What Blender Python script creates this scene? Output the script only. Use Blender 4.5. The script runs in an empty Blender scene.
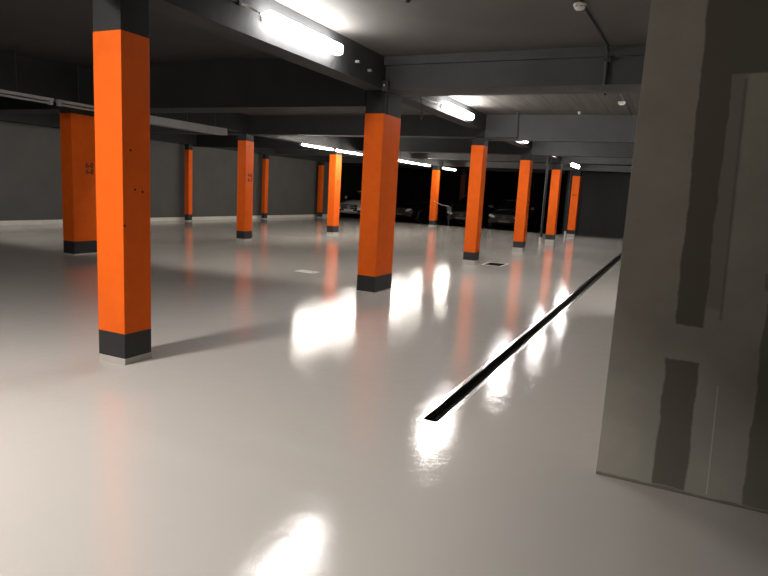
import bpy, bmesh, math, random
from mathutils import Vector, Matrix
random.seed(4)
scene = bpy.context.scene
COL = scene.collection

# ------------------------------------------------------------------ materials
def mat(name):
    m = bpy.data.materials.new(name); m.use_nodes = True
    nt = m.node_tree
    b = next(n for n in nt.nodes if n.type == 'BSDF_PRINCIPLED')
    return m, nt, b

def N(nt, typ, **kw):
    n = nt.nodes.new(typ)
    for k, v in kw.items():
        if k in n.inputs: n.inputs[k].default_value = v
        else: setattr(n, k, v)
    return n

def L(nt, a, ai, b, bi): nt.links.new(a.outputs[ai], b.inputs[bi])

def coords(nt, scale=(1, 1, 1)):
    tc = N(nt, 'ShaderNodeTexCoord'); mp = N(nt, 'ShaderNodeMapping')
    mp.inputs['Scale'].default_value = scale
    L(nt, tc, 'Object', mp, 'Vector'); return mp

def paint(name, col, rough=.5, var=.15, scale=3., bump=.0, bscale=40., spec=.4, metal=0., stretch=(1, 1, 1)):
    """matt paint with gentle mottling and optional roller texture"""
    m, nt, b = mat(name)
    mp = coords(nt, stretch)
    no = N(nt, 'ShaderNodeTexNoise', Scale=scale, Detail=5., Roughness=.6); L(nt, mp, 0, no, 'Vector')
    rp = N(nt, 'ShaderNodeValToRGB'); L(nt, no, 'Fac', rp, 'Fac')
    rp.color_ramp.elements[0].position = .3; rp.color_ramp.elements[1].position = .7
    rp.color_ramp.elements[0].color = [c * (1 - var) for c in col] + [1]
    rp.color_ramp.elements[1].color = [min(1, c * (1 + var)) for c in col] + [1]
    L(nt, rp, 'Color', b, 'Base Color')
    b.inputs['Roughness'].default_value = rough
    b.inputs['Specular IOR Level'].default_value = spec
    b.inputs['Metallic'].default_value = metal
    if bump:
        n2 = N(nt, 'ShaderNodeTexNoise', Scale=bscale, Detail=3.); L(nt, mp, 0, n2, 'Vector')
        bp = N(nt, 'ShaderNodeBump', Strength=1., Distance=bump); L(nt, n2, 'Fac', bp, 'Height'); L(nt, bp, 0, b, 'Normal')
    return m

def emit(name, col, s):
    m, nt, b = mat(name)
    mp = coords(nt); no = N(nt, 'ShaderNodeTexNoise', Scale=4.); L(nt, mp, 0, no, 'Vector')
    b.inputs['Base Color'].default_value = (.9, .9, .9, 1); b.inputs['Roughness'].default_value = .4
    b.inputs['Emission Color'].default_value = (*col, 1); b.inputs['Emission Strength'].default_value = s
    return m

def epoxy():
    m, nt, b = mat('grey_epoxy_floor')
    mp = coords(nt)
    big = N(nt, 'ShaderNodeTexNoise', Scale=.35, Detail=4.); L(nt, mp, 0, big, 'Vector')
    rp = N(nt, 'ShaderNodeValToRGB'); L(nt, big, 'Fac', rp, 'Fac')
    rp.color_ramp.elements[0].color = (.57, .535, .495, 1); rp.color_ramp.elements[1].color = (.63, .592, .55, 1)
    L(nt, rp, 'Color', b, 'Base Color')
    b.inputs['Roughness'].default_value = .085
    b.inputs['IOR'].default_value = 1.5
    rn = N(nt, 'ShaderNodeTexNoise', Scale=1.3, Detail=6., Roughness=.65); L(nt, mp, 0, rn, 'Vector')
    mr = N(nt, 'ShaderNodeMapRange'); L(nt, rn, 'Fac', mr, 'Value')
    mr.inputs['From Min'].default_value = .3; mr.inputs['From Max'].default_value = .7
    mr.inputs['To Min'].default_value = .04; mr.inputs['To Max'].default_value = .09
    L(nt, mr, 0, b, 'Roughness')
    wave = N(nt, 'ShaderNodeTexNoise', Scale=2.2, Detail=2.5, Roughness=.45); L(nt, mp, 0, wave, 'Vector')
    peel = N(nt, 'ShaderNodeTexNoise', Scale=100., Detail=3.); L(nt, mp, 0, peel, 'Vector')
    rip = N(nt, 'ShaderNodeTexNoise', Scale=6.5, Detail=3.5, Roughness=.5); L(nt, mp, 0, rip, 'Vector')
    b1 = N(nt, 'ShaderNodeBump', Strength=1., Distance=.0012); L(nt, wave, 'Fac', b1, 'Height')
    b3 = N(nt, 'ShaderNodeBump', Strength=1., Distance=.0022); L(nt, rip, 'Fac', b3, 'Height'); L(nt, b1, 0, b3, 'Normal')
    b2 = N(nt, 'ShaderNodeBump', Strength=1., Distance=.0005); L(nt, peel, 'Fac', b2, 'Height'); L(nt, b3, 0, b2, 'Normal')
    L(nt, b2, 0, b, 'Normal')
    return m

def board_ceiling():
    """dark sprayed concrete soffit with the lines of formwork boards running down the hall"""
    m, nt, b = mat('dark_board_marked_ceiling')
    mp = coords(nt, (1, .06, 1))
    tc = N(nt, 'ShaderNodeTexCoord'); sx = N(nt, 'ShaderNodeSeparateXYZ'); L(nt, tc, 'Object', sx, 0)
    mu = N(nt, 'ShaderNodeMath', operation='MULTIPLY'); mu.inputs[1].default_value = 2.2; L(nt, sx, 0, mu, 0)
    fr = N(nt, 'ShaderNodeMath', operation='FRACT'); L(nt, mu, 0, fr, 0)
    ln = N(nt, 'ShaderNodeMath', operation='LESS_THAN'); ln.inputs[1].default_value = .03; L(nt, fr, 0, ln, 0)
    no = N(nt, 'ShaderNodeTexNoise', Scale=9., Detail=6., Roughness=.65); L(nt, mp, 0, no, 'Vector')
    rp = N(nt, 'ShaderNodeValToRGB'); L(nt, no, 'Fac', rp, 'Fac')
    rp.color_ramp.elements[0].position = .3; rp.color_ramp.elements[1].position = .72
    rp.color_ramp.elements[0].color = (.065, .060, .055, 1); rp.color_ramp.elements[1].color = (.115, .107, .097, 1)
    mx = N(nt, 'ShaderNodeMix', data_type='RGBA'); L(nt, rp, 'Color', mx, 6); mx.inputs[7].default_value = (.035, .033, .03, 1)
    L(nt, ln, 0, mx, 0); L(nt, mx, 2, b, 'Base Color')
    b.inputs['Roughness'].default_value = .75; b.inputs['Specular IOR Level'].default_value = .2
    bp = N(nt, 'ShaderNodeBump', Strength=.6, Distance=.004); L(nt, no, 'Fac', bp, 'Height'); L(nt, bp, 0, b, 'Normal')
    return m

def plasterboard():
    """grey board wall with half-finished filler: each patch is a soft-edged rectangle in wall coordinates"""
    m, nt, b = mat('patched_plasterboard')
    tc = N(nt, 'ShaderNodeTexCoord')
    wob = N(nt, 'ShaderNodeTexNoise', Scale=4.5, Detail=6., Roughness=.6); L(nt, tc, 'Object', wob, 'Vector')
    sc = N(nt, 'ShaderNodeVectorMath', operation='MULTIPLY_ADD'); L(nt, wob, 'Color', sc, 0)
    sc.inputs[1].default_value = (.05, 0, .05); sc.inputs[2].default_value = (-.025, 0, -.025)
    ad = N(nt, 'ShaderNodeVectorMath', operation='ADD'); L(nt, tc, 'Object', ad, 0); L(nt, sc, 0, ad, 1)
    sp = N(nt, 'ShaderNodeSeparateXYZ'); L(nt, ad, 0, sp, 0)
    raw = N(nt, 'ShaderNodeSeparateXYZ'); L(nt, tc, 'Object', raw, 0)
    sh = N(nt, 'ShaderNodeMath', operation='MULTIPLY_ADD'); L(nt, sp, 2, sh, 0); sh.inputs[1].default_value = .024; L(nt, sp, 0, sh, 2)  # lean
    ln2 = N(nt, 'ShaderNodeMath', operation='MULTIPLY_ADD'); L(nt, raw, 2, ln2, 0); ln2.inputs[1].default_value = .033; L(nt, raw, 0, ln2, 2)
    def ramp(src, si, e, w):
        r = N(nt, 'ShaderNodeMapRange', interpolation_type='SMOOTHSTEP'); L(nt, src, si, r, 'Value')
        r.inputs['From Min'].default_value = e - w; r.inputs['From Max'].default_value = e + w; return r
    def box(x0, x1, z0, z1, w=.005, src=sh, si=0):
        a, c = ramp(src, si, x0, w), ramp(src, si, x1, w); d, e = ramp(sp, 2, z0, w), ramp(sp, 2, z1, w)
        s1 = N(nt, 'ShaderNodeMath', operation='SUBTRACT'); L(nt, a, 0, s1, 0); L(nt, c, 0, s1, 1)
        s2 = N(nt, 'ShaderNodeMath', operation='SUBTRACT'); L(nt, d, 0, s2, 0); L(nt, e, 0, s2, 1)
        p = N(nt, 'ShaderNodeMath', operation='MULTIPLY'); L(nt, s1, 0, p, 0); L(nt, s2, 0, p, 1); return p
    grain = N(nt, 'ShaderNodeTexNoise', Scale=3., Detail=8., Roughness=.6); L(nt, tc, 'Object', grain, 'Vector')
    rp = N(nt, 'ShaderNodeValToRGB'); L(nt, grain, 'Fac', rp, 'Fac')
    rp.color_ramp.elements[0].position = .3; rp.color_ramp.elements[1].position = .75
    rp.color_ramp.elements[0].color = (0.346, 0.327, 0.284, 1); rp.color_ramp.elements[1].color = (0.437, 0.413, 0.359, 1)
    cur = (rp, 'Color')
    def over(mask, col, f=1.):
        nonlocal cur
        mx = N(nt, 'ShaderNodeMix', data_type='RGBA'); L(nt, cur[0], cur[1], mx, 6); mx.inputs[7].default_value = (*col, 1)
        g = N(nt, 'ShaderNodeMath', operation='MULTIPLY'); L(nt, mask, 0, g, 0); g.inputs[1].default_value = f
        L(nt, g, 0, mx, 0); cur = (mx, 2)
    dark = (0.167, 0.157, 0.127)
    over(box(.20, .285, 1.0, 2.3, .015), (0.265, 0.248, 0.213), .8)        # half-sanded strip beside the joint
    over(box(-.03, .075, .03, .95, .03), (0.338, 0.319, 0.284), .35)
    over(box(.082, .214, .90, 2.6), dark)                              # upper run of bare filler
    over(box(.055, .213, .02, .715, .006), dark)                       # lower run
    over(box(.20, 1.6, 2.14, 3.2, .006), (0.162, 0.154, 0.127))           # top right
    over(box(.475, 1.6, .02, 1.07, .006), dark, .85)                   # bottom right
    over(box(.455, 1.6, 1.12, 1.21, .006), dark, .6)
    over(box(.288, .300, .95, 2.12, .006, ln2), (0.162, 0.151, 0.130), .6)           # joint, darker upper part
    over(box(.312, .318, .03, .62, .002, ln2), (0.702, 0.661, 0.567), .6)         # joint, raised paper edge
    over(box(-.5, 1.6, -.02, .016, .006), (0.162, 0.151, 0.121), .8)       # raw bottom edge
    L(nt, cur[0], cur[1], b, 'Base Color')
    b.inputs['Roughness'].default_value = .85; b.inputs['Specular IOR Level'].default_value = .2
    bp = N(nt, 'ShaderNodeBump', Strength=.4, Distance=.003); L(nt, grain, 'Fac', bp, 'Height'); L(nt, bp, 0, b, 'Normal')
    return m

LAMP = 110.
M = dict(
    floor=epoxy(), ceil=board_ceiling(), drywall=plasterboard(),
    beamleft=paint('shaded_beam_paint', (.026, .0265, .028), .7, .12, 2., .002, 25., .15),  # darker copy of the beam paint, shade of the left side in its colour
    ceilD=paint('shaded_far_ceiling_paint', (.022, .022, .022), .75, .12, .9, .002, 30., .15),  # far bays' shade is put into this ceiling colour
    ceilL=paint('shaded_left_ceiling_paint', (.045, .0445, .044), .75, .12, .9, .002, 30., .15),  # darker copy of the near ceiling, shade left of the beam painted in
    beam1=paint('lit_row_beam_paint', (.045, .046, .047), .7, .12, 2., .002, 25., .15),  # lighter copy of the beam paint where the tubes light it
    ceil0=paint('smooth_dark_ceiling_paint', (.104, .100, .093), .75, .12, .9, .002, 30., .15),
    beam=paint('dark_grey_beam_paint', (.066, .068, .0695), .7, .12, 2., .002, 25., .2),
    wall=paint('charcoal_wall_paint', (.095, .094, .092), .8, .08, 1.2, .0015, 60., .15),
    wallback=paint('ribbed_charcoal_wall', (.030, .031, .032), .8, .10, 3., 0, 40., .15, 0, (6, 6, .2)),
    black=paint('unlit_recess_black', (.008, .008, .0085), .9, .1, 2., 0, 40., .1),  # near-black colour stands in for the darkness of the unlit recess
    asphalt=paint('black_asphalt', (.008, .008, .0078), .85, .2, 8., .002, 60., .1),
    white=paint('off_white_skirting', (.62, .60, .56), .6, .06),
    orange=paint('orange_paint', (.80, .126, .010), .55, .05, 6., .0006, 120., .10),
    dull=paint('shaded_orange_paint', (.10, .022, .012), .7, .1, 6.),  # column orange darkened to carry the shade of the recess
    band=paint('black_band_paint', (.022, .0225, .024), .5, .12),
    base=paint('pale_coving_epoxy', (.47, .44, .40), .25, .08),
    head=paint('dark_column_head_paint', (.024, .0245, .025), .65, .1, 2., .001, 60., .2),
    stencil=paint('dark_stencil_ink', (.10, .016, .006), .6, .2),
    hole=paint('drill_hole_black', (.02, .008, .004), .9, .1),
    steel=paint('brushed_steel', (.62, .61, .59), .22, .08, 20., 0, 40., .5, 1., (1, .05, 1)),
    iron=paint('dark_cast_iron', (.010, .0085, .007), .7, .3, 12., 0, 40., .3),
    pit=paint('black_channel_lining', (.012, .010, .008), .8, .2),
    housing=paint('grey_fixture_plastic', (.36, .36, .36), .45, .05),
    lamp=emit('lit_tube_diffuser', (1., .965, .93), LAMP * .85),
    lamp2=emit('lit_batten_tube', (1., .93, .82), 245.),
    lamp0=emit('lit_near_tube_diffuser', (1., .95, .90), 335.),
    lamp1=emit('lit_first_tube_diffuser', (1., .97, .95), 64.),
    fill_lamp=emit('added_fill_tube_diffuser', (1., .96, .92), 150.),  # for the added fill tube behind the plasterboard
    lamp4=emit('lit_cross_tube_diffuser', (1., .95, .88), 70.),
    deadlamp=paint('unlit_milky_diffuser', (.34, .33, .31), .35, .05),
    conduit=paint('dark_conduit_paint', (.035, .035, .036), .5, .1),
    fitting=paint('pale_plastic_fitting', (.62, .61, .58), .4, .05),
    pipe=paint('slate_downpipe_paint', (.014, .017, .020), .45, .1),
    silver=paint('silver_car_paint', (.62, .60, .57), .35, .04, 6., 0, 40., .5, .1),
    blackcar=paint('shaded_black_car_paint', (.004, .004, .0045), .3, .05, 6., 0, 40., .25),  # these near-black car colours include the darkness of the recess
    navycar=paint('shaded_navy_car_paint', (.0035, .004, .005), .3, .05, 6., 0, 40., .25),
    browncar=paint('shaded_dark_car_paint', (.003, .003, .003), .4, .05, 6., 0, 40., .15),
    carglass=paint('tinted_car_glass', (.004, .0045, .005), .12, .05, 6., 0, 40., .25),
    chrome=paint('chrome_trim', (.80, .80, .80), .12, .03, 6., 0, 40., .5, 1.),
    lens=paint('headlamp_lens', (.62, .63, .64), .10, .1, 14., 0, 40., .8, .5),
    tyre=paint('tyre_rubber', (.012, .012, .012), .8, .1),
    tray=paint('galvanised_tray_grey', (.20, .20, .198), .5, .12, 2.),
    rope=paint('pale_rope', (.55, .53, .50), .6, .1, 40.),
    greybox=paint('grey_post_box', (.05, .05, .05), .5, .1),
)

# ------------------------------------------------------------------ helpers
class B:
    """collects shapes and links them as ONE mesh object"""
    def __init__(s): s.bm = bmesh.new()
    def box(s, x0, x1, y0, y1, z0, z1, bev=0.):
        r = bmesh.ops.create_cube(s.bm, size=1.)
        vs = r['verts']
        for v in vs:
            v.co = Vector(((x0 + x1) / 2 + v.co.x * (x1 - x0), (y0 + y1) / 2 + v.co.y * (y1 - y0), (z0 + z1) / 2 + v.co.z * (z1 - z0)))
        if bev:
            es = list({e for v in vs for e in v.link_edges})
            bmesh.ops.bevel(s.bm, geom=es, offset=bev, segments=2, affect='EDGES', profile=.6)
        return s
    def tube(s, pts, r, n=10):
        pts = [Vector(p) for p in pts]; rings = []
        for i, p in enumerate(pts):
            a = (p - pts[i - 1]).normalized() if i else None
            c = (pts[i + 1] - p).normalized() if i < len(pts) - 1 else None
            d = ((a or c) + (c or a)).normalized()
            up = Vector((0, 0, 1)) if abs(d.z) < .9 else Vector((1, 0, 0))
            u = d.cross(up).normalized(); w = u.cross(d)
            rr = r[i] if isinstance(r, (list, tuple)) else r
            rings.append([s.bm.verts.new(p + u * math.cos(t) * rr + w * math.sin(t) * rr) for t in [2 * math.pi * k / n for k in range(n)]])
        for a, b in zip(rings, rings[1:]):
            for k in range(n): s.bm.faces.new((a[k], a[(k + 1) % n], b[(k + 1) % n], b[k]))
        s.bm.faces.new(rings[0][::-1]); s.bm.faces.new(rings[-1])
        return s
    def loft(s, rings):
        vr = [[s.bm.verts.new(p) for p in r] for r in rings]; n = len(vr[0])
        for a, b in zip(vr, vr[1:]):
            for k in range(n): s.bm.faces.new((a[k], a[(k + 1) % n], b[(k + 1) % n], b[k]))
        s.bm.faces.new(vr[0][::-1]); s.bm.faces.new(vr[-1]); return s
    def lathe(s, prof, c=(0, 0, 0), axis='Z', n=20):
        """prof: list of (radius, height) from one end to the other"""
        rings = []
        for r, h in prof:
            ring = []
            for k in range(n):
                t = 2 * math.pi * k / n; a, b = r * math.cos(t), r * math.sin(t)
                p = (a, b, h) if axis == 'Z' else (h, a, b) if axis == 'X' else (b, h, a)
                ring.append(Vector(p) + Vector(c))
            rings.append(ring)
        return s.loft(rings)
    def quad(s, pts):
        s.bm.faces.new([s.bm.verts.new(p) for p in pts]); return s
    def build(s, name, m, parent=None, smooth=False):
        bmesh.ops.recalc_face_normals(s.bm, faces=s.bm.faces)
        me = bpy.data.meshes.new(name); s.bm.to_mesh(me); s.bm.free()
        if smooth:
            for f in me.polygons: f.use_smooth = True
            me.set_sharp_from_angle(angle=math.radians(40))
        me.materials.append(m)
        o = bpy.data.objects.new(name, me); COL.objects.link(o)
        if parent: o.parent = parent
        return o

def thing(name, label, cat, loc=(0, 0, 0), group=None, rz=0):
    o = bpy.data.objects.new(name, None); COL.objects.link(o)
    o.location = loc; o.rotation_euler = (0, 0, rz); o.empty_display_size = .2
    o['label'] = label; o['category'] = cat
    if group: o['group'] = group
    return o
def tag(o, label, cat, group=None):
    o['label'] = label; o['category'] = cat
    if group: o['group'] = group
    return o
def struct(b, name, m):
    o = b.build(name, m); o['kind'] = 'structure'; return o
def dup(root, loc, label, group=None):
    r = root.copy(); COL.objects.link(r); r.location = loc; r['label'] = label
    if group: r['group'] = group
    for ch in list(root.children):
        c = ch.copy(); COL.objects.link(c); c.parent = r
        for g in list(ch.children):
            d = g.copy(); COL.objects.link(d); d.parent = c
    return r
def lettering(txt, size):
    cu = bpy.data.curves.new('lettering', 'FONT'); cu.body = txt; cu.size = size; cu.align_x = 'CENTER'; cu.align_y = 'CENTER'
    cu.extrude = .001; cu.offset = size * .03; cu.space_line = .9
    o = bpy.data.objects.new('lettering', cu); COL.objects.link(o)
    dg = bpy.context.evaluated_depsgraph_get(); me = bpy.data.meshes.new_from_object(o.evaluated_get(dg))
    bpy.data.objects.remove(o); bpy.data.curves.remove(cu); return me

# ------------------------------------------------------------------ camera (world: X right, Y down the hall, Z up)
r_ = Vector((.9001004906627954, .4321999904503635, .05497522135745131))
u_ = Vector((-.11754955427584475, .11940869269730656, .9858618901234953))
f_ = Vector((-.41952498018371365, .8938370837926932, -.15828473912171315))
cam = bpy.data.cameras.new('camera'); cam.sensor_width = 36; cam.lens = 606.04 * 36 / 768; cam.clip_start = .05; cam.clip_end = 200
co = bpy.data.objects.new('camera', cam); COL.objects.link(co)
co.matrix_world = Matrix(((r_.x, u_.x, -f_.x, 0), (r_.y, u_.y, -f_.y, 0), (r_.z, u_.z, -f_.z, 1.5), (0, 0, 0, 1)))
scene.camera = co

# ------------------------------------------------------------------ setting
XL, XR, YN, YB = -16.45, 4.5, -9., 28.6         # left wall, right wall, wall behind the camera, back wall
YF = 27.75                                       # where the epoxy stops
SX0, SX1, SY0, SY1 = -1.375, -1.262, 3.64, 27.2  # drain slot
HX0, HX1, HY0, HY1 = -3.76, -3.34, 13.05, 13.75  # open floor gully

fl = B()
for x0, x1, y0, y1 in ((XL, HX0, YN, YF), (HX0, HX1, YN, HY0), (HX0, HX1, HY1, YF), (HX1, SX0, YN, YF),
                       (SX0, SX1, YN, SY0), (SX0, SX1, SY1, YF), (SX1, XR, YN, YF), (-4.6, XR, YF, YB)):
    fl.quad([(x0, y0, 0), (x1, y0, 0), (x1, y1, 0), (x0, y1, 0)])
struct(fl, 'floor', M['floor'])
struct(B().box(XL, -4.6, YF, 35., -.06, -.004), 'floor_recess', M['asphalt'])

ZC = [(YN, 8.1, 3.37), (8.1, 13., 3.20), (13., 17.6, 3.12), (17.6, 22.4, 3.14), (22.4, 35.2, 3.05)]
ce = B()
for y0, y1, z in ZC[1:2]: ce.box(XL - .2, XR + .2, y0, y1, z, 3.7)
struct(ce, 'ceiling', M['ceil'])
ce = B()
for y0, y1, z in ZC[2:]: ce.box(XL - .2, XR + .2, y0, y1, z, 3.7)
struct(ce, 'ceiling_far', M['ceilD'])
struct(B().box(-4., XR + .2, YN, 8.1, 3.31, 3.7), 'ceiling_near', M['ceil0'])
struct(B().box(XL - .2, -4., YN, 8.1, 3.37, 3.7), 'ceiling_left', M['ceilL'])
struct(B().box(XL - .2, XL, YN, 27.8, -.1, 3.6), 'wall_left', M['wall'])
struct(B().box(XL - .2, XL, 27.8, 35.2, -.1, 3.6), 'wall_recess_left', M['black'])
struct(B().box(XL, XL + .02, YN, YF, 0, .125, .004), 'baseboard_left', M['white'])
struct(B().box(-4.6, XR, YB, YB + .2, -.1, 3.6), 'wall_back', M['wallback'])
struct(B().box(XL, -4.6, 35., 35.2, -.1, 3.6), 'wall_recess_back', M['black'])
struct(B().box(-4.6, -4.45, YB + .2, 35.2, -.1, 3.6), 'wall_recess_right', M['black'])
struct(B().box(XL, XR, YN - .2, YN, -.1, 3.6), 'wall_front', M['wall'])
struct(B().box(XR, XR + .2, YN - .2, YB, -.1, 3.6), 'wall_far_right', M['wall'])
struct(B().box(-.235, XR, 3.425, 9., 0, 3.37, .004), 'wall_right', M['drywall'])

# beams: three long ones over the column rows, five across
nb = [0]
def beam(*boxes, m='beam'):
    nb[0] += 1; b = B()
    for q in boxes: b.box(*q)
    struct(b, 'trim_%d' % nb[0], M[m])
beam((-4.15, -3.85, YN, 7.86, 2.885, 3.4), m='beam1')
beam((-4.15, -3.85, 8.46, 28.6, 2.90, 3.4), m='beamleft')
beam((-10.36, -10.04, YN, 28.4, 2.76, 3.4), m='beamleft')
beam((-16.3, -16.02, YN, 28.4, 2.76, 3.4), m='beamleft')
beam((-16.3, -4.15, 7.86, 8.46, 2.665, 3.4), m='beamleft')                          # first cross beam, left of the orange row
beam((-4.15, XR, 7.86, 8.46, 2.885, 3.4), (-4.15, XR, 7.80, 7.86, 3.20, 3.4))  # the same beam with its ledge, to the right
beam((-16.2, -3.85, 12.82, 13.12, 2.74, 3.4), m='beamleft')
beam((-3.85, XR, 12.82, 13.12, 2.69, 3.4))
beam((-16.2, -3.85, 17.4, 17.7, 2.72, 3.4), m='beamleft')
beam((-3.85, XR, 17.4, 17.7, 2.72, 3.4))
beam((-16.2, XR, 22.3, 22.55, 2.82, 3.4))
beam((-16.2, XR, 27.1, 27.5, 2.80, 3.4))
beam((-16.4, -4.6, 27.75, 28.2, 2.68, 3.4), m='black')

# ------------------------------------------------------------------ columns
def column(label, x, y, w, d, top=2.567, headtop=2.97, bandtop=.254, base=.052, group=None, text=None, holes=(), shaft='orange'):
    t = thing('column', label, 'column', (x, y, 0), group)
    hw, hd = w / 2, d / 2
    B().box(-hw, hw, -hd, hd, base + .0, bandtop, .004).build('black_band', M['band'], t)
    B().box(-hw, hw, -hd, hd, bandtop, top, .005).build('painted_shaft', M[shaft], t)
    if base: B().box(-hw - .003, hw + .003, -hd - .003, hd + .003, 0, base, .004).build('pale_base', M['base'], t)
    B().box(-hw + .002, hw - .002, -hd + .002, hd - .002, top, headtop, .003).build('column_head', M['head'], t)
    if text:
        body, face, size, off, z = text
        me = lettering(body, size); me.materials.append(M['stencil'])
        o = bpy.data.objects.new('stencil_number', me); COL.objects.link(o); o.parent = t
        if face == 'side': o.location = (hw + .002, off, z); o.rotation_euler = (math.pi / 2, 0, math.pi / 2)
        else: o.location = (off, -hd - .002, z); o.rotation_euler = (math.pi / 2, 0, 0)
    for off, z in holes:
        B().lathe([(.010, -.001), (.010, .0015)], (hw, off, z), 'X', 10).build('drill_hole', M['hole'], t)
    return t
R1, R2, R3 = -3.994, -10.225, -16.16
column('nearest orange column with a black band and a bright front face, left of centre', R1, 3.519, .297, .274, headtop=2.95,
       holes=((-.06, 1.70), (-.02, 1.40), (.055, 1.385), (-.125, 1.12)))
column('wide orange column in the middle, under the bright ceiling tube', R1, 8.163, .300, .581, headtop=2.95, base=.02)
column('orange column standing behind the open floor gully, next beyond the wide middle one', R1, 12.97, .27, .32, headtop=2.70, base=.095, bandtop=.27)
column('orange column third from the right end of the row, clean front', R1, 17.56, .289, .353, headtop=2.74, base=.095, bandtop=.27)
column('orange column with a dark downpipe close at its left side', R1, 22.432, .299, .365, headtop=2.78, base=.095, bandtop=.27)
column('farthest orange column of the right row, against the dark back wall with a small number', R1, 27.283, .306, .384, headtop=2.82, base=.095, bandtop=.27,
       text=('4-1', 'front', .12, .0, 1.76))
column('broad shaded orange column partly behind the nearest column at left', R2 + .09, 7.974, .30, .62, headtop=2.77, base=.02,
       text=('6-0\n6-8', 'side', .13, .05, 1.60))
column('orange column with two dark bay numbers, left of the middle column', R2, 12.908, .264, .321, headtop=2.77, text=('4-6\n4-7', 'side', .14, .02, 1.64))
column('orange column beside the silver car, under the lit batten run', R2, 17.522, .241, .369, headtop=2.77, text=('4-8\n4-9', 'side', .12, .0, 1.66))
column('small distant orange column between the parked dark cars, rope tied to it', R2, 26.762, .269, .343, headtop=2.78)
column('thin orange column by the left wall, nearest of those along it', R3, 17.152, .194, .187, headtop=2.77, base=.03)
column('thin orange column by the left wall, second of three along it', R3, 21.753, .16, .214, headtop=2.77, base=.03)
column('dull thin orange column at the far end of the left wall', R3, 26.322, .16, .266, headtop=2.77, base=.03)
column('orange column, shade in its paint, deep in the dark parking recess', R2, 30.9, .26, .3, headtop=3.05, shaft='dull')

# ------------------------------------------------------------------ tube lights along the right row (waterproof battens on the beam side)
def tube_light(label, x, y0, y1, z, group, lamp='lamp', rz=0):
    ln = y1 - y0
    t = thing('tube_light', label, 'light', (x, y0, z), group, rz)
    B().box(-.078, -.03, .02, ln - .02, -.035, .03, .012).build('housing', M['housing'], t)
    r = []
    for y, s in ((.0, .6), (.03, 1.), (ln - .03, 1.), (ln, .6)):
        r.append([(.062 * s * math.copysign(abs(math.cos(a)) ** .7, math.cos(a)) + .016, y, -.006 + .064 * s * math.copysign(abs(math.sin(a)) ** .7, math.sin(a))) for a in [2 * math.pi * k / 14 for k in range(14)]])
    B().loft(r).build('diffuser', M[lamp], t, True)
    for y in (ln * .2, ln * .8): B().box(-.095, -.02, y - .02, y + .02, -.04, .036).build('bracket', M['conduit'], t)
    B().tube([(0, -.10, .0), (0, .01, .0)], .014, 8).build('cable_gland', M['fitting'], t)
    if y1 < 2 or y1 > 24 or x > 0:
        for y in (ln * .2, ln * .8): B().tube([(-.05, y, .025), (-.05, y, (3.375 if y1 < 2 else 3.21 if x > 0 else 3.06) - z)], .006, 6).build('hanger', M['conduit'], t)
    return t
XT = -3.77
G1 = 'lit tube lights along the beam'
tube_light('lit white tube light hanging behind the viewer, left of the beam', -4.6, -5.2, -3.6, 3.18, G1, 'lamp0')
tube_light('lit white tube light hanging left of the viewer before the nearest column', -4.6, -.4, 1.2, 3.18, G1, 'lamp0')
tube_light('large glaring tube light on the beam at the top of the picture', XT, 5.02, 6.42, 3.09, G1, 'lamp1')
tube_light('glaring tube light just beyond the first cross beam, above the drain hatch', XT, 10.05, 11.5, 2.99, G1)
tube_light('small bright tube end showing under the cross beam between two orange columns', XT, 14.75, 16.25, 3.0, G1)
tube_light('tube light hidden between two far cross beams', XT, 19.6, 21.1, 3.06, G1)
tube_light('round-looking bright tube at the far end above the last orange column', XT, 24.2, 25.6, 2.87, G1)

tube_light('added unseen fill tube behind the plasterboard wall', 1.2, 9.4, 10.9, 2.98, G1, 'fill_lamp')  # added out of view to brighten the wide column's right face
tube_light('lit tube light on the far face of the first cross beam, between the orange rows', -6.3, 8.542, 10.142, 3.11, G1, 'lamp4', math.pi / 2)
tube_light('lit tube light on the far face of the first cross beam, toward the left wall', -12.6, 8.542, 10.142, 3.11, G1, 'lamp4', math.pi / 2)

# battens along the middle row: unlit near the viewer, lit further down
def batten(label, y0, y1, lit, group):
    ln = y1 - y0; x, z = -9.30, 2.615
    t = thing('batten_light', label, 'light', (x, y0, z), group)
    B().box(-.05, .05, 0, ln, .015, .058, .004).build('trunking', M['housing'], t)
    B().tube([(0, .05, -.018), (0, ln - .05, -.018)], .018, 10).build('tube', M['lamp2'] if lit else M['deadlamp'], t, True)
    for y in (.0, ln - .06): B().box(-.03, .03, y, y + .06, -.042, .02, .004).build('lamp_holder', M['housing'], t)
    for y in (ln * .22, ln * .8):
        zc = next(q for a, b_, q in ZC if a <= y0 + y < b_)
        B().tube([(0, y, .05), (0, y, zc - z + .005)], .005, 6).build('hanger', M['conduit'], t)
    return t
G2, G3 = 'unlit battens on the middle beam', 'lit battens on the middle beam'
batten('unlit grey batten at the left edge of the picture under a beam', 3.9, 6.80, False, G2)
batten('unlit grey batten ending behind the nearest orange column', 6.90, 8.7, False, G2)
t = thing('cable_tray', 'wide pale-grey cable tray between the nearest column and the next one left', 'cable tray', (-9.78, 9.3, 2.59))
B().box(-.012, .0, 0, 2.35, 0, .15, .003).build('side_panel', M['tray'], t)
B().box(-.30, -.012, 0, 2.35, 0, .012, .002).build('tray_bottom', M['tray'], t)
for y in (.3, 1.2, 2.1): B().tube([(-.15, y, .01), (-.15, y, .62)], .006, 6).build('hanger', M['conduit'], t)
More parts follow.
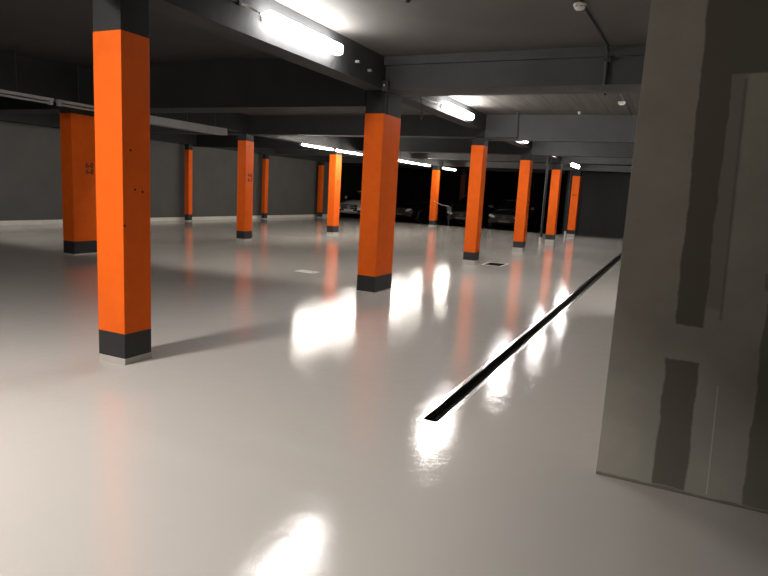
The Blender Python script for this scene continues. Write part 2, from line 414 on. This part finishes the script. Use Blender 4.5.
for k, (a, b, l) in enumerate(((14.02, 15.80, 'lit batten at the left start of the glowing row'), (15.84, 17.62, 'lit batten second in the glowing row, above the silver car'),
                (17.66, 19.5, 'lit batten ending behind the wide middle column'), (19.54, 22.1, 'lit batten just right of the wide middle column'),
                (22.15, 23.6, 'short lit batten before the gap over the small far column'), (25.0, 26.8, 'last lit batten of the glowing row, right of the gap'))):
    batten(l, a, b, True, G3)

# ------------------------------------------------------------------ conduits, detectors, boxes on the ceiling
c = thing('conduit', 'dark conduit run along the beam leading to the glaring top tube', 'conduit', (XT - .07, 2.2, 3.13))
B().tube([(0, 0, 0), (0, 2.55, 0)], .016, 8).build('pipe', M['conduit'], c)
B().tube([(0, 2.5, 0), (.03, 2.62, -.01), (.06, 2.70, -.03)], .012, 8).build('pale_sleeve', M['fitting'], c)
for y in (1.75, 2.15, 2.5): B().box(-.02, .025, y - .02, y + .02, -.025, .025, .004).build('clip', M['conduit'], c)
c = thing('conduit', 'dark conduit leading from the junction box to the second glaring tube', 'conduit', (XT - .03, 8.48, 3.0))
B().tube([(-.045, 0, -.06), (-.04, .25, -.03), (-.03, 1.38, .0)], .016, 8).build('pipe', M['conduit'], c)
B().tube([(-.03, 1.36, .0), (-.02, 1.44, .0)], .02, 8).build('pale_sleeve', M['fitting'], c)
c = thing('junction_box', 'small dark junction box on the head of the wide middle column', 'junction box', (-3.82, 7.83, 2.93))
B().box(-.05, .05, -.05, .05, -.07, .07, .008).build('box_body', M['conduit'], c)
B().lathe([(.012, -.056), (.012, -.048)], (0, 0, .0), 'Y', 10).build('pale_cap', M['fitting'], c)
for k, (z, ln) in enumerate(((3.08, .035), (3.04, .035))):
    y = (6.98, 7.32)[k]
    tag(B().box(-3.852, -3.80, y, y + ln, z - .015, z + .015, .005).build('beam_clip', M['housing']),
        ('small pale clip on the beam just past the glaring top tube', 'small pale clip on the beam nearest the wide middle column')[k], 'clip', 'pale clips on the beam')
tag(B().tube([(-3.62, 8.6, 2.93), (-3.64, 8.75, 2.75), (-3.68, 8.85, 2.6)], .011, 8).build('hanging_cable', M['conduit']),
    'short dark cable hanging beside the head of the wide middle column', 'cable')
tag(B().tube([(-3.832, 7.95, 2.86), (-3.832, 7.95, 2.36 + .2)], .010, 8).build('column_conduit', M['head']),
    'thin grey conduit running down the head of the wide middle column', 'conduit')

c = thing('conduit', 'dark conduit along the right ceiling, down the cross beam and on behind', 'conduit', (-1.0, 0, 0))
B().tube([(-.03, 2.5, 3.292), (-.01, 6.1, 3.292), (.06, 7.68, 3.292), (.065, 7.76, 3.25), (.065, 7.765, 3.16)], .017, 8).build('ceiling_run', M['conduit'], c)
B().tube([(.055, 7.835, 3.19), (.055, 7.835, 2.88)], .024, 8).build('beam_drop', M['conduit'], c)
B().tube([(0, 8.48, 2.86), (0, 8.48, 3.17), (0, 8.6, 3.183), (0, 12.8, 3.183)], .016, 8).build('far_run', M['conduit'], c)
B().box(.02, .10, 7.80, 7.85, 3.14, 3.20, .006).build('elbow_box', M['conduit'], c)
def detector(label, x, y, z):
    t = thing('smoke_detector', label, 'detector', (x, y, z), 'smoke detectors on the right conduit')
    B().lathe([(.058, 0), (.062, -.012), (.058, -.022)], n=24).build('mounting_base', M['fitting'], t, True)
    B().lathe([(.048, -.022), (.05, -.034), (.036, -.05), (.012, -.056)], n=24).build('sensor_dome', M['fitting'], t, True)
    for k in range(6):
        a = math.pi / 3 * k
        B().box(.046 * math.cos(a) - .006, .046 * math.cos(a) + .006, .046 * math.sin(a) - .006, .046 * math.sin(a) + .006, -.032, -.024).build('vent_slot', M['conduit'], t)
    return t
detector('white smoke detector cut by the top edge of the picture', -1.01, 6.0, 3.272)
detector('white smoke detector hanging beyond the cross beam beside the plasterboard', -1.015, 10.9, 3.148)
for k, (x, y) in enumerate(((-3.1, 12.4), (-1.9, 12.4))):
    tag(B().lathe([(.03, 0), (.03, -.03), (.012, -.06)], (x, y, 3.206), n=12).build('sprinkler_head', (M['conduit'], M['fitting'])[k]),
        ('tiny dark sprinkler head at the edge of the lit ceiling', 'tiny pale sprinkler head at the edge of the ceiling, farther right')[k], 'sprinkler', 'sprinkler heads')
tag(B().lathe([(.03, 0), (.03, -.02), (.012, -.03)], (-2.55, 5.6, 3.31), n=12).build('ceiling_anchor', M['conduit']),
    'small dark anchor stub on the near ceiling right of the glaring tube', 'anchor')

tag(B().tube([(-3.165, 12.80, 3.195), (-3.15, 12.80, 2.74)], .010, 8).build('drop_cable', M['conduit']),
    'thin dark cable dropping down the second cross beam to the small tube end', 'cable')
tag(B().tube([(-3.84, 12.80, 2.715), (-3.16, 12.80, 2.725)], .022, 8).build('conduit', M['conduit']),
    'short dark conduit along the foot of the second cross beam by the small tube end', 'conduit')

# ------------------------------------------------------------------ downpipes by the far columns
def downpipe(label, x, y, r, ztop):
    t = thing('downpipe', label, 'pipe', (x, y, 0), 'downpipes beside the far columns')
    B().lathe([(r, .2), (r, ztop)], n=14).build('pipe', M['pipe'], t, True)
    B().lathe([(r + .018, 0), (r + .018, .23)], n=14).build('pale_sleeve', M['base'], t, True)
    for z in (.9, 2.2): B().lathe([(r + .008, z), (r + .008, z + .03)], n=14).build('clamp', M['conduit'], t)
downpipe('slate downpipe with a pale foot left of the second farthest column', -4.04, 20.9, .045, 2.95)
downpipe('thin dark downpipe with a pale foot left of the farthest column', -4.17, 26.75, .03, 2.95)

# ------------------------------------------------------------------ floor drain channel, gully, cover plate
t = thing('drain_channel', 'long narrow dark drain channel with steel edges running down the floor', 'drain', ((SX0 + SX1) / 2, SY0, 0))
hw, ln = (SX1 - SX0) / 2, SY1 - SY0
b = B(); b.box(-hw - .02, hw + .02, -.02, ln, -.16, -.14); b.box(-hw - .02, -hw, -.02, ln, -.15, -.0015); b.box(hw, hw + .02, -.02, ln, -.15, -.0015); b.box(-hw, hw, -.02, 0, -.15, -.0015)
b.build('channel', M['pit'], t)
for s in (-1, 1): B().box(s * (hw + .012) - .018, s * (hw + .012) + .018, 0, ln, -.03, .002, .0008).build('edge_rail', M['steel'], t)
B().box(-hw - .03, hw + .03, -.045, .004, -.03, .002, .0008).build('end_plate', M['steel'], t)
b = B()
y = .03
while y < ln:
    b.box(-hw + .010, hw - .010, y, y + .012, -.060, -.040); y += .045
for x in (-.022, .022): b.box(x - .003, x + .003, .0, ln, -.062, -.046)
b.build('grating', M['iron'], t)

t = thing('floor_gully', 'small square open floor gully with a pale rim beside an orange column', 'drain', ((HX0 + HX1) / 2, (HY0 + HY1) / 2, 0))
a, bb = (HX1 - HX0) / 2, (HY1 - HY0) / 2
b = B(); b.box(-a - .02, a + .02, -bb - .02, bb + .02, -.3, -.28)
for s in (-1, 1):
    b.box(s * a - .01 * (1 - s) , s * a + .01 * (1 + s), -bb, bb, -.29, -.0015); b.box(-a, a, s * bb - .01 * (1 - s), s * bb + .01 * (1 + s), -.29, -.0015)
b.build('pit', M['pit'], t)
b = B()
for s in (-1, 1):
    b.box(s * a - .02, s * a + .02, -bb - .02, bb + .02, -.01, .004, .001); b.box(-a + .02, a - .02, s * bb - .02, s * bb + .02, -.01, .004, .001)
b.build('rim', M['white'], t)

t = thing('floor_cover', 'small square floor cover plate with its glint in white in the dark area left of the middle column', 'cover plate', (-5.80, 9.10, 0))
B().box(-.2, .2, -.13, .13, .0005, .006, .002).build('plate', M['white'], t)  # white colour stands in for a glint off the hatch
B().lathe([(.02, .006), (.02, .008)], (.12, 0, 0), n=12).build('lifting_hole', M['pit'], t)

# ------------------------------------------------------------------ parked cars in the dark recess (front at local y = 0, facing the hall)
def ring(y, w, z0, z1, n=20, e=.55, top=1.):
    zc, h = (z0 + z1) / 2, (z1 - z0) / 2; o = []
    for k in range(n):
        a = 2 * math.pi * (k + .5) / n; cx, sz = math.cos(a), math.sin(a)
        f = 1 - (1 - top) * max(0, sz)
        o.append((w * f * math.copysign(abs(cx) ** e, cx), y, zc + h * math.copysign(abs(sz) ** e, sz)))
    return o
def car(label, loc, m, rz=0, s=1., sz=1.):
    t = thing('parked_car', label, 'car', loc, 'cars parked in the dark recess', rz); t.scale = (1, 1, 1)
    W = .9 * s; trim = M['housing'] if m is M['silver'] else M['carglass']  # trim, emblem and plate also darkened on the shaded cars
    st = [(-.02, .66, .34, .60), (.05, .80, .24, .70), (.18, .86, .21, .76), (.45, .89, .19, .84), (1.15, .90, .18, .95 * sz), (2.3, .91, .18, .97 * sz), (3.6, .90, .19, .98 * sz), (4.2, .87, .23, .95 * sz), (4.42, .80, .32, .86), (4.5, .68, .42, .74)]
    B().loft([ring(y, w * s, a, b, top=.9) for y, w, a, b in st]).build('body_shell', m, t, True)
    B().loft([ring(y, w * s, a, b, e=.7, top=.80) for y, w, a, b in ((1.02, .70, .86 * sz, .95 * sz), (1.35, .76, .84 * sz, 1.16 * sz), (1.85, .79, .82 * sz, 1.40 * sz), (2.5, .79, .82 * sz, 1.43 * sz), (3.3, .77, .82 * sz, 1.38 * sz), (4.1, .66, .84 * sz, .99 * sz))]).build('window_band', M['carglass'], t, True)
    B().loft([ring(y, w * s, a, b, n=16, e=.8) for y, w, a, b in ((1.72, .50, 1.355 * sz, 1.375 * sz), (1.95, .58, 1.36 * sz, 1.435 * sz), (2.6, .6, 1.36 * sz, 1.45 * sz), (3.3, .56, 1.32 * sz, 1.40 * sz), (3.5, .46, 1.27 * sz, 1.30 * sz))]).build('roof_panel', m, t, True)
    g = B().box(-.47 * s, .47 * s, -.055, .04, .36, .70, .03).build('grille', M['pit'], t)
    b = B()
    for z in (.46, .55, .64): b.box(-.385 * s, .385 * s, -.066, -.05, z - .008, z + .008)
    b.build('grille_bars', trim, g)
    b = B().lathe([(.085, -.085), (.085, -.07)], (0, 0, .555), 'Y', 20).build('emblem_disc', M['pit'], g)
    b = B()
    for k in range(24):
        a0, a1 = 2 * math.pi * k / 24, 2 * math.pi * (k + 1) / 24
        b.quad([(.095 * math.cos(a0), -.09, .555 + .095 * math.sin(a0)), (.095 * math.cos(a1), -.09, .555 + .095 * math.sin(a1)), (.075 * math.cos(a1), -.09, .555 + .075 * math.sin(a1)), (.075 * math.cos(a0), -.09, .555 + .075 * math.sin(a0))])
    for k in range(3):
        a0 = math.pi / 2 + 2 * math.pi * k / 3; d = Vector((math.cos(a0), 0, math.sin(a0))); q = Vector((-d.z, 0, d.x)); o = Vector((0, -.091, .555))
        b.quad([o + q * .016, o + d * .08, o - q * .016])
    b.build('emblem', M['fitting'] if m is M['silver'] else M['greybox'], g)
    for sx in (-1, 1):
        h = B().loft([[(sx * s * (.60 + .145 * math.cos(a)) , -.02 + .10 * abs(.60 + .15 * math.cos(a) - .45) + dy, .615 + .062 * math.sin(a) + .035 * math.cos(a)) for a in [2 * math.pi * k / 16 for k in range(16)]] for dy in (-.045, .06)]).build('headlamp', M['lens'], t, True)
        B().box(sx * s * .62 - .14 * s, sx * s * .62 + .14 * s, -.035, .05, .29, .43, .02).build('air_intake', M['pit'], t)
        m_ = B().loft([ring(y, .09, .96, 1.10, n=12) for y in (1.28, 1.40)])
        for v in m_.bm.verts: v.co.x += sx * s * 1.0
        m_.build('wing_mirror', m, t, True)
        B().box(sx * s * .905 - .012, sx * s * .905 + .012, 1.35, 3.7, .885 * sz, .905 * sz).build('window_trim', trim, t)
        for y in (.86, 3.55):
            w_ = B().lathe([(.20, sx * (W - .19)), (.315, sx * (W - .18)), (.325, sx * (W - .09)), (.315, sx * (W + .012)), (.24, sx * (W + .022)), (.235, sx * (W + .005))], (0, y, .325), 'X', 24).build('wheel', M['tyre'], t, True)
            b = B()
            for k in range(5):
                a0 = 2 * math.pi * k / 5; d = Vector((0, math.cos(a0), math.sin(a0))); q = Vector((0, -d.z, d.y)); o = Vector((sx * (W + .02), y, .325))
                b.quad([o + q * .05, o + q * .035 + d * .225, o - q * .035 + d * .225, o - q * .05])
            b.lathe([(.235, sx * (W + .012)), (.215, sx * (W + .02))], (0, y, .325), 'X', 24)
            b.build('rim', M['chrome'], w_)
    B().box(-.62 * s, .62 * s, -.05, .02, .285, .305, .006).build('bumper_trim', trim, t)
    B().box(-.26, .26, -.085, -.06, .345, .445, .004).build('number_plate', M['white'] if m is M['silver'] else M['greybox'], t)
    return t
car('silver car facing out with a bright bonnet, left of the wide middle column', (-15.45, 28.1, 0), M['silver'], math.radians(1))
car('dark car showing a headlamp and front wheel just right of the wide middle column', (-12.62, 28.0, 0), M['blackcar'], math.radians(-1))
car('dark car hidden in the dark between the small far column and the next column', (-9.35, 28.3, 0), M['browncar'], 0, 1., 1.05)
car('dark car with glinting headlamps between two orange columns of the right row', (-7.2, 28.15, 0), M['navycar'], math.radians(1))

t = thing('barrier_post', 'short dark post with a grey box, tied by rope to the small far column', 'post', (-9.68, 27.42, 0))
B().lathe([(.10, 0), (.10, .02), (.022, .03), (.022, .84)], n=14).build('post', M['conduit'], t, True)
B().box(-.10, .10, -.06, .06, .72, .94, .01).build('lock_box', M['greybox'], t)
P0, P1 = Vector((R2 + .09, 26.762 - .18, 1.14)), Vector((-9.70, 27.35, .95))
t = thing('rope', 'thin pale rope from the small far column down to the grey box', 'rope', P0)
pts = [(P1 - P0) * k / 8 + Vector((0, 0, -.05 * math.sin(math.pi * k / 8))) for k in range(9)]
B().tube(pts, .011, 6).build('strand', M['rope'], t)
B().lathe([(.03, -.012), (.03, .0), (.012, .004)], (0, .004, 0), 'Y', 12).build('wall_hook', M['fitting'], t)

# ------------------------------------------------------------------ world and view
w = bpy.data.worlds.new('world'); scene.world = w; w.use_nodes = True
bg = next(n for n in w.node_tree.nodes if n.type == 'BACKGROUND')
bg.inputs[0].default_value = (.02, .02, .02, 1); bg.inputs[1].default_value = .0
scene.view_settings.view_transform = 'Standard'; scene.view_settings.look = 'None'
scene.view_settings.exposure = 0.
scene.cycles.max_bounces = 8; scene.cycles.diffuse_bounces = 5; scene.cycles.glossy_bounces = 4
scene.cycles.sample_clamp_indirect = 4.; scene.cycles.use_denoising = True
